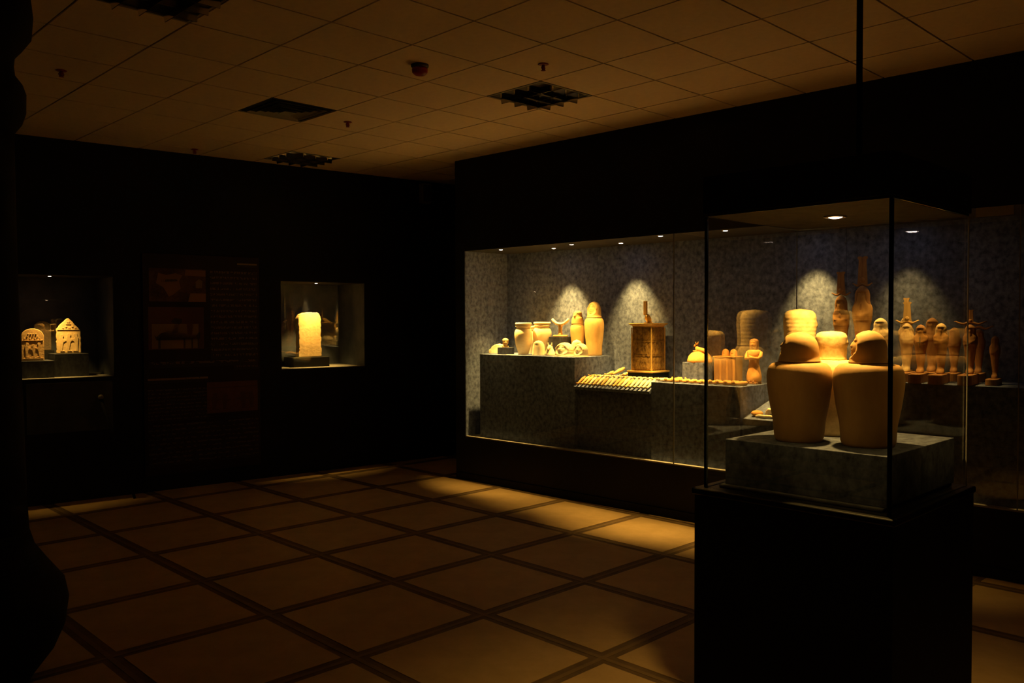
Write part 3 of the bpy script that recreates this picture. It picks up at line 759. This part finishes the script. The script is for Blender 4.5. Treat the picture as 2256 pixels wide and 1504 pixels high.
standing_statue('funerary_statue', 'brown statue with rounded wig in second row behind the orange one', 4.317, .50, ZE, .370, 'wood_dark', 'standing statues on the long plinth', (.085,.17,.055), yaw=.10, w=1.05, wig_mat='wood_dark')
standing_statue('funerary_statue', 'slim pale-fronted statue with white feet in the middle of front row', 4.462, .215, ZE, .330, 'wood', 'standing statues on the long plinth', (.085,.24,.060), yaw=.10, wig_mat='wood_pale', paint=[('text_band', 'wood_dark', [(-.7,.7,.10+.04*q,.108+.04*q) for q in range(9)])])
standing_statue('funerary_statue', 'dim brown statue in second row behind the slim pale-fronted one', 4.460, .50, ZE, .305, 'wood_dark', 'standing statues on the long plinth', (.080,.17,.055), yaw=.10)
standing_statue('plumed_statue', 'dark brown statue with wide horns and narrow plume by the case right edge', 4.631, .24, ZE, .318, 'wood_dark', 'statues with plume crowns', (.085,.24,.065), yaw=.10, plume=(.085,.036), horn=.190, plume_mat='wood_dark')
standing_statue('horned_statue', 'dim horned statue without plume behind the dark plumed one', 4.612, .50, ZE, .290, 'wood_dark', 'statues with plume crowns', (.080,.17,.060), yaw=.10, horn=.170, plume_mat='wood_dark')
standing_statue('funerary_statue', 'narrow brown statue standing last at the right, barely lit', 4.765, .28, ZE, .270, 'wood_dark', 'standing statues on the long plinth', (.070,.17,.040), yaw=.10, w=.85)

# ---- plate near the top of the glass, right side
tag(MB().box(-.105,.105,-.004,.003,0,.056).build('notice_plate', M['vent'], None, .001, 1, RW.p(4.825,-.001,2.222), RW.a), 'narrow grey plate on the glass top at far right', 'sign')

# ------------------------------------------------------------------ free-standing glass case
GX0, GX1, GY0, GY1, GZ0, GZ1 = 2.40, 3.03, .945, 1.55, 1.045, 1.934
gc = thing('glass_display_case', 'square free-standing glass case on tall black pedestal in right foreground', 'display case', ((GX0+GX1)/2, (GY0+GY1)/2, 0))
cx, cy = (GX0+GX1)/2, (GY0+GY1)/2; hx, hy = (GX1-GX0)/2, (GY1-GY0)/2
MB().box(-hx-.022, hx+.016, -hy-.016, hy+.022, 0, GZ0-.022).build('pedestal', M['blackmatt'], gc, .003)
MB().box(-hx-.030, hx+.022, -hy-.022, hy+.030, GZ0-.022, GZ0).build('rim', M['black'], gc, .006, 3)
MB().box(-hx+.035, hx-.035, -hy+.035, hy-.035, GZ0, GZ0+.012).build('floor_panel', M['fabric_dark'], gc, .004)
gt = .008
MB().box(-hx, -hx+gt, -hy+gt, hy-gt, GZ0, GZ1).build('glass_pane', M['glass'], gc)
MB().box(hx-gt, hx, -hy+gt, hy-gt, GZ0, GZ1).build('glass_pane', M['glass'], gc)
MB().box(-hx+gt, hx-gt, -hy, -hy+gt, GZ0, GZ1).build('glass_pane', M['glass'], gc)
MB().box(-hx+gt, hx-gt, hy-gt, hy, GZ0, GZ1).build('glass_pane', M['glass'], gc)
for sx, sy, wdt in ((-1,-1,.011), (-1,1,.010), (1,-1,.005), (1,1,.004)):
    x, y = sx*(hx-wdt/2), sy*(hy-wdt/2)
    MB().box(x-wdt/2, x+wdt/2, y-wdt/2, y+wdt/2, GZ0, GZ1).build('corner_seal', M['seal'] if wdt > .006 else M['seal_pale'], gc, .002)
MB().box(-hx+.002, hx-.002, -hy+.002, hy-.002, GZ1, GZ1+.008).build('soffit', M['soffit'], gc)
MB().box(-hx-.004, hx+.004, -hy-.004, hy+.004, GZ1+.008, GZ1+.13).build('top_cap', M['blackmatt'], gc, .002)
spotlight((cx-.015, cy, GZ1), 'single spotlight in the ceiling of the free-standing glass case', 78, 104, 1.0, None, 'recessed spotlights of the showcases', .024)
tag(MB().lathe([(.010,0),(.010,CEIL-(GZ1+.13)-.008)], 16).build('conduit_pole', M['blackmatt'], None, 0, 2, (2.800, 1.215, GZ1+.13)), 'thin black pole from ceiling down to the glass case top', 'pole')

BZ = 1.205
tag(MB().box(-.275,.275,-.262,.262,0,BZ-GZ0-.012).build('display_block', M['fabric_shaded'], None, .002, 2, (2.725, 1.238, GZ0+.012)), 'square grey fabric block inside the glass case under four clay jars', 'block')
def face_dir(dx, dy): return math.atan2(dx, -dy)     # yaw that turns a -y face towards (dx, dy)
gj = 'clay canopic jars in the free-standing case'
canopic('canopic_jar', 'front left brown clay jar with domed head lid, nearest the left glass', (2.590,1.314,BZ), face_dir(-.30,.95), .256, .102, .074, .095, .063, 'human', 'clay', 'clay', gj, False)
canopic('canopic_jar', 'front right brown clay jar in shadow, nearest the glass corner', (2.636,1.108,BZ), face_dir(-.42,.90), .257, .105, .078, .100, .056, 'human', 'clay', 'clay', gj, False)
canopic('canopic_jar', 'tallest clay jar at back left, striped wig above the front lids', (2.870,1.455,BZ), face_dir(.85,-.15), .293, .072, .056, .136, .056, 'human', 'clay_pale', 'clay_pale', gj, True, True)
canopic('canopic_jar', 'back right clay jar with bright speckled lid directly under the lamp', (2.800,1.305,BZ), face_dir(.7,-.3), .255, .090, .070, .097, .051, 'human', 'clay_pale', 'clay_pale', gj, False, True)

# ------------------------------------------------------------------ small niches in the left wall
def niche(x0, x1, label, lamp_u, lamp_d, e, lamp_label):
    t = thing('niche_case', label, 'display case', LW.o, LW.a)
    MB().box(x0, x1, ND, ND+.006, NZ0, NZ1).build('back_panel', M['niche_blue'], t)
    for a, b in ((x0-.005, x0), (x1, x1+.005)): MB().box(a, b, .002, ND, NZ0, NZ1).build('side_panel', M['niche_blue'], t)
    MB().box(x0, x1, .002, ND, NZ1, NZ1+.005).build('soffit', M['soffit'], t)
    MB().box(x0, x1, .002, ND, NZ0-.005, NZ0).build('sill', M['sill'], t)
    MB().box(x0, x1, .004, .010, NZ0, NZ1).build('glass_pane', M['glass'], t)
    spotlight(LW.p(lamp_u, lamp_d, NZ1), lamp_label, e, 66, 1.0, (.20, 0, 0), 'recessed spotlights of the showcases', .018, LW.a)
    return t
na = niche(NA[0], NA[1], 'square wall niche at left holding round-topped and pointed stelae', .25, .14, 75, 'small spotlight above the pointed stela in the left niche')
niche(NB[0], NB[1], 'square wall niche right of the text panel, holding one tall slab', 2.795, .15, 130, 'small spotlight above the tall slab in the right niche')
MB().box(.03, .72, -.006, 0, .62, 1.06).build('lit_wall_patch', M['niche_blue'], na, .002)  # added paler sheet standing for light on the wall below the niche

def lp(u, d, z): return LW.p(u, d, z)
def lblock(u0, u1, d0, d1, z0, z1, label, mat='blackmatt'):
    o = MB().box(-(u1-u0)/2, (u1-u0)/2, -(d1-d0)/2, (d1-d0)/2, 0, z1-z0).build('display_block', M[mat], None, .0015, 2, lp((u0+u1)/2, (d0+d1)/2, z0), LW.a)
    return tag(o, label, 'block')
lblock(-.50, .272, .12, .42, NZ0, 1.250, 'dark low block under the round-topped stela', 'fabric_dark')
lblock(.285, .560, .16, .48, NZ0, 1.305, 'dark higher block under the pointed stela', 'fabric_dark')
def stela(name, label, u, d, z, out, th, mat, relief=None, yaw=0, lean=-.04, rough=0):
    t = thing(name, label, 'stela', lp(u, d, z), (lean, 0, LW.a+yaw))
    if rough:
        oo = []
        for i, (x, zz) in enumerate(out):
            nx, nz = out[(i+1) % len(out)]; L = math.hypot(nx-x, nz-zz); k = max(1, int(L/.016))
            for q in range(k):
                f = q/k; px, pz = x+(nx-x)*f, zz+(nz-zz)*f
                if zz > .002 or nz > .002: px += random.uniform(-rough, rough); pz = max(0, pz+random.uniform(-rough, rough)*.7)
                oo.append((px, pz))
        out = oo
    MB().prism(out, -th/2, th/2).build('slab', M[mat], t, .006 if rough else .005, 2)
    if relief:
        b = MB()
        for p in relief: b.prism(p, -th/2-.005, -th/2+.001)
        b.build('carved_relief', M[mat], t, .0012, 1)
    return t
def arch(w, h, k=.5, n=14):
    r = w/2; zz = h-r*k*2
    return [(-r, 0), (r, 0)] + [(r*math.cos(PI*i/n), zz+r*k*2*math.sin(PI*i/n)) for i in range(n+1)]
def rect(x0, x1, z0, z1): return [(x0,z0),(x1,z0),(x1,z1),(x0,z1)]
rl = [figure_outline(-.045,.030,.13), figure_outline(.005,.030,.115,-1), figure_outline(.050,.030,.13,-1), rect(-.08,.08,.018,.024), rect(-.08,.08,.176,.181)] + \
     [rect(-.066+.02*i,-.066+.02*i+random.uniform(.005,.012),.190+.018*(i % 2),.200+.018*(i % 2)) for i in range(7)] + [rect(-.04+.02*i,-.04+.02*i+.011,.232,.240) for i in range(4)]
stela('round_topped_stela', 'reddish round-topped stela with shallow carving on the low block', .120, .22, 1.250, arch(.178,.285,.42), .045, 'relief_red', rl, -.05)
pent = [(-.098,0),(.102,0),(.100,.205),(.050,.262),(.006,.318),(-.012,.318),(-.060,.268),(-.098,.222)]
rl = [figure_outline(-.055,.020,.155), figure_outline(.002,.020,.165), figure_outline(.060,.020,.165,-1), rect(-.09,.09,.212,.218)] + \
     [rect(-.05+.025*i,-.05+.025*i+.014,.226+.012*(i % 2),.236+.012*(i % 2)) for i in range(5)] + [rect(-.02,.02,.262,.270), rect(-.012,.012,.278,.292)]
stela('pointed_stela', 'yellow pointed-top stela carved with standing figures on the higher block', .420, .29, 1.305, pent, .050, 'relief', rl, -.12, rough=.0025)
lblock(.16, .34, .49, .56, NZ0, 1.330, 'hidden dark riser at the back of the left niche', 'blackmatt')
stela('dark_stela', 'dim round-topped stela half hidden behind the pointed one', .250, .525, 1.330, arch(.140,.27,.45), .04, 'dullstone', None, 0)
lblock(2.540, 2.952, .17, .42, NZ0, 1.203, 'black block under the tall slab in the right niche')
sl_o = [(-.138,0),(.140,0),(.136,.12),(.134,.26),(.138,.40),(.128,.452),(.095,.478),(.02,.482),(-.06,.476),(-.110,.455),(-.140,.41),(-.134,.30),(-.136,.14)]
stela('rough_slab', 'tall rough-edged pale slab brightly lit in the right niche', 2.765, .285, 1.203, sl_o, .075, 'relief', None, .10, -.02, rough=.005)

# leaning stick below the left niche
t = thing('leaning_stick', 'dark stick with round knob leaning on wall under the left niche', 'stick', lp(.84, -.22, 0), LW.a)
tp = Vector((-.23, .175, .905))
MB().tube([(0,0,.004), tp*.5, tp], [.012,.014,.017], 12).build('shaft', M['blackmatt'], t)
MB().ball(tuple(tp+Vector((0,0,.012))), .024, 16, 10).build('knob', M['vent'], t)

# text panel between the niches
tp = thing('exhibit_text_panel', 'tall brown printed panel with text and three pictures between the wall niches', 'panel', LW.o, LW.a)
P0, P1, PZ0, PZ1 = .985, 2.095, .15, 2.225
MB().box(P0, P1, -.022, 0, PZ0, PZ1).build('board', M['board'], tp, .002)
def printed(x0, x1, z0, z1, mat, name='printed_text', y=-.0235):
    return MB().box(x0, x1, y, -.021, z0, z1).build(name, mat, tp)
def lu(px, py):       # panel position given as fractions of the board
    return P0+(P1-P0)*px, PZ1-(PZ1-PZ0)*py
def blk(fx0, fx1, fy0, fy1, mat, name='printed_text'):
    a, b = lu(fx0, fy0), lu(fx1, fy1); return printed(a[0], b[0], b[1], a[1], mat, name)
blk(.80,.98,.030,.048, textmat('printed_heading_right', 1, 3.1, .36, (.30,.20,.08)))
blk(.56,.98,.070,.485, textmat('printed_paragraph_right', 16, 1.7))
blk(.04,.98,.488,.515, textmat('printed_line', 1, 5.7))
blk(.76,.98,.516,.536, textmat('printed_line_short', 1, 8.3))
blk(.03,.53,.562,.584, textmat('printed_heading_left', 1, 9.2, .36, (.26,.15,.07)))
blk(.03,.52,.612,.760, textmat('printed_paragraph_left', 9, 4.4, .50, (.095,.06,.032)))
blk(.03,.98,.772,.960, textmat('printed_paragraph_low', 9, 6.2, .50, (.095,.06,.032)))
def picture(fx0, fx1, fy0, fy1, c1, c2, shapes, sc=9):
    a, b = lu(fx0, fy0), lu(fx1, fy1); nm = 'printed_picture'
    pm = noisy('picture_print', c1, c2, sc, .6, 0)
    o = printed(a[0], b[0], b[1], a[1], pm, nm)
    W, H = b[0]-a[0], a[1]-b[1]
    for c, outs in shapes:
        m_ = MB()
        for oo in outs: m_.prism([(a[0]+x*W, b[1]+z*H) for x, z in oo], -.0242, -.0234)
        m_.build('picture_figure', plain('picture_ink', c, .6), o)
    return o
picture(.05,.52,.065,.215, (.05,.02,.012), (.14,.07,.03),
        [((.22,.11,.04), [[(.12,.55),(.25,.42),(.34,.15),(.42,.22),(.55,.40),(.52,.62),(.58,.80),(.46,.86),(.30,.80),(.16,.86)], [(.68,0),(1,0),(1,.26),(.72,.26)], [(.62,.80),(1,.78),(1,.97),(.64,.98)]]),
         ((.20,.12,.05), [[(.82,.42),(.93,.42),(.94,.64),(.88,.70),(.82,.62)]]),
         ((.015,.008,.006), [[(.20,.58),(.50,.62),(.48,.68),(.22,.66)]])])
picture(.04,.50,.240,.432, (.09,.035,.022), (.11,.045,.028),
        [((.23,.14,.05), [rect(.06,.90,.02,.60)]),
         ((.03,.015,.010), [[(.14,.30),(.22,.38),(.36,.44),(.70,.36),(.86,.32),(.90,.40),(.93,.40),(.93,.26),(.88,.22),(.14,.22),(.10,.34)],
                            rect(.17,.21,.02,.26), rect(.62,.655,.02,.26), rect(.76,.795,.02,.26), rect(.88,.905,.02,.26),
                            [(.42,.40),(.52,.40),(.54,.58),(.60,.64),(.60,.72),(.46,.74),(.40,.66),(.46,.60)]]),
         ((.11,.035,.018), [[(.70,.36),(.78,.34),(.80,.58),(.76,.66),(.68,.60)]])], 5)
picture(.52,.975,.590,.735, (.13,.055,.030), (.17,.075,.038),
        [((.09,.035,.020), [figure_outline(.15,.10,.55), figure_outline(.35,.10,.50), figure_outline(.70,.10,.55,-1), figure_outline(.86,.10,.55,-1), rect(.03,.97,.80,.84)])], 14)

# small box high on the left wall by the corner
t = thing('wall_speaker', 'narrow dark box mounted high near the room corner', 'speaker', lp(4.06, 0, 2.93), LW.a)
MB().box(-.060,.060,-.075,0,0,.22).build('cabinet', M['vent'], t, .006)
MB().box(-.050,.050,-.079,-.074,.015,.205).build('grille', M['grey_plastic'], t, .002)

# ------------------------------------------------------------------ ceiling fittings
def cell(a, b): return CX+(a+.5)*CT, CY+(b+.5)*CT
def louvre(a, b, label):
    x, y = cell(a, b)
    t = thing('louvre_light', label, 'ceiling light', (x, y, CEIL-.008), 0, 'unlit square louvre lights')
    h = CT/2-.004
    f = MB()
    for q in ((-h,h,-h,-h+.014),(-h,h,h-.014,h),(-h,-h+.014,-h+.014,h-.014),(h-.014,h,-h+.014,h-.014)): f.box(q[0],q[1],q[2],q[3],-.002,.007)
    f.build('frame', M['vent'], t)
    MB().box(-h+.014, h-.014, -h+.014, h-.014, .0062, .0078).build('tray', M['metal_dark'], t)
    for i in range(1, 4):
        p = -h + 2*h*i/4
        MB().prism_x([(p-.009,.006),(p-.002,-.034),(p+.002,-.034),(p+.009,.006)], -h+.014, h-.014).build('louvre_blade', M['metal'], t)
        b_ = MB().prism_x([(p-.009,.006),(p-.002,-.034),(p+.002,-.034),(p+.009,.006)], -h+.014, h-.014)
        b_.v = [(yy, xx, zz) for xx, yy, zz in b_.v]; b_.f = [f_[::-1] for f_ in b_.f]
        b_.build('louvre_blade', M['metal'], t)
    return t
louvre(-1, 3, 'louvre light with glinting blades cut by the top edge of the photo')
louvre(4, 3, 'dark louvre light over the long showcase, right of the vent')
louvre(4, 9, 'far louvre light near the wall with niches')
# vent
x, y = cell(2, 6)
t = thing('air_vent', 'square air vent with stepped slats in the ceiling', 'vent', (x, y, CEIL-.008))
h = CT/2-.004
MB().box(-h, h, -h, h, .004, .0075).build('duct_plate', M['dark_void'], t)
for i in range(5):
    o_ = h - i*.047; zz = -.002-.004*i
    b = MB()
    rs = [[(-o_,-o_,.004),(o_,-o_,.004),(o_,o_,.004),(-o_,o_,.004)]]
    k = o_-.016
    rs = [[(-o_,-o_,zz),(o_,-o_,zz),(o_,o_,zz),(-o_,o_,zz)], [(-k,-k,zz+.016-.002*i),(k,-k,zz+.016-.002*i),(k,k,zz+.016-.002*i),(-k,k,zz+.016-.002*i)],
          [(-k,-k,zz+.018-.002*i),(k,-k,zz+.018-.002*i),(k,k,zz+.018-.002*i),(-k,k,zz+.018-.002*i)], [(-o_,-o_,zz+.002),(o_,-o_,zz+.002),(o_,o_,zz+.002),(-o_,o_,zz+.002)]]
    rs.append(rs[0])
    b.rings(rs, False, False, False); b.build('vent_slat', M['vent'], t)
MB().box(-.05,.05,-.05,.05,-.022,-.018).build('vent_centre', M['vent'], t)
# smoke detector
x, y = cell(2, 3)
t = thing('smoke_detector', 'red smoke detector on a grey base in the ceiling', 'detector', (3.318, 4.203, CEIL-.008))
MB().lathe([(.055,0),(.055,-.012),(.046,-.020),(.001,-.020)], 28).build('base', M['grey_plastic'], t)
MB().lathe([(.047,-.020),(.050,-.028),(.048,-.048),(.034,-.062),(.018,-.066),(.001,-.066)], 28).build('sensor_cap', M['red'], t)
def sprinkler(x, y, label):
    t = thing('fire_sprinkler', label, 'sprinkler', (x, y, CEIL-.008), 0, 'red ceiling sprinklers')
    MB().lathe([(.030,0),(.034,-.003),(.026,-.007),(.001,-.007)], 20).build('escutcheon', M['red'], t)
    MB().lathe([(.010,-.007),(.010,-.030),(.006,-.034),(.001,-.034)], 14).build('nozzle', M['red'], t)
    b = MB()
    for s in (-1, 1): b.tube([(s*.010,0,-.014),(s*.016,0,-.026),(s*.006,0,-.040)], [.003,.003,.003], 6)
    b.build('yoke', M['red'], t)
    MB().lathe([(.002,-.039),(.015,-.040),(.015,-.042),(.001,-.043)], 16).build('deflector', M['red'], t)
sprinkler(3.859, 3.658, 'red sprinkler between smoke detector and the dark louvre light')
sprinkler(3.844, 5.801, 'red sprinkler just right of the air vent')
sprinkler(1.751, 5.862, 'dim red sprinkler at upper left by the dark column')
sprinkler(3.430, 7.700, 'dim red sprinkler farthest off, toward the wall niches')

# ------------------------------------------------------------------ dark column at the left edge
COLX, COLY = .934, 4.266
pf = [(.165,0),(.180,.024),(.262,.13),(.306,.23),(.323,.35),(.308,.43),(.236,.53),(.190,.60),(.170,.67),(.164,.79),(.155,1.2),(.143,1.8),(.139,2.38),(.142,2.43),(.170,2.47),(.186,2.52),(.188,2.60),(.175,2.64),(.146,2.68),(.142,2.72),(.146,2.76),(.178,2.80),(.212,2.85),(.220,2.94),(.212,3.02),(.18,3.08),(.16,3.12),(.16,CEIL-.009)]
t = thing('dark_column', 'dark bulging column in shadow at the left edge of the photo', 'column', (COLX, COLY, 0))
i0 = [k for k, p in enumerate(pf) if abs(p[1]-.67) < 1e-6][0]; i1 = [k for k, p in enumerate(pf) if abs(p[1]-2.43) < 1e-6][0]
MB().lathe(pf[:i0+1], 40).build('bulbous_base', M['column'], t)
MB().lathe(pf[i0:i1+1], 40).build('shaft', M['column'], t)
MB().lathe(pf[i1:], 40).build('capital', M['column'], t)
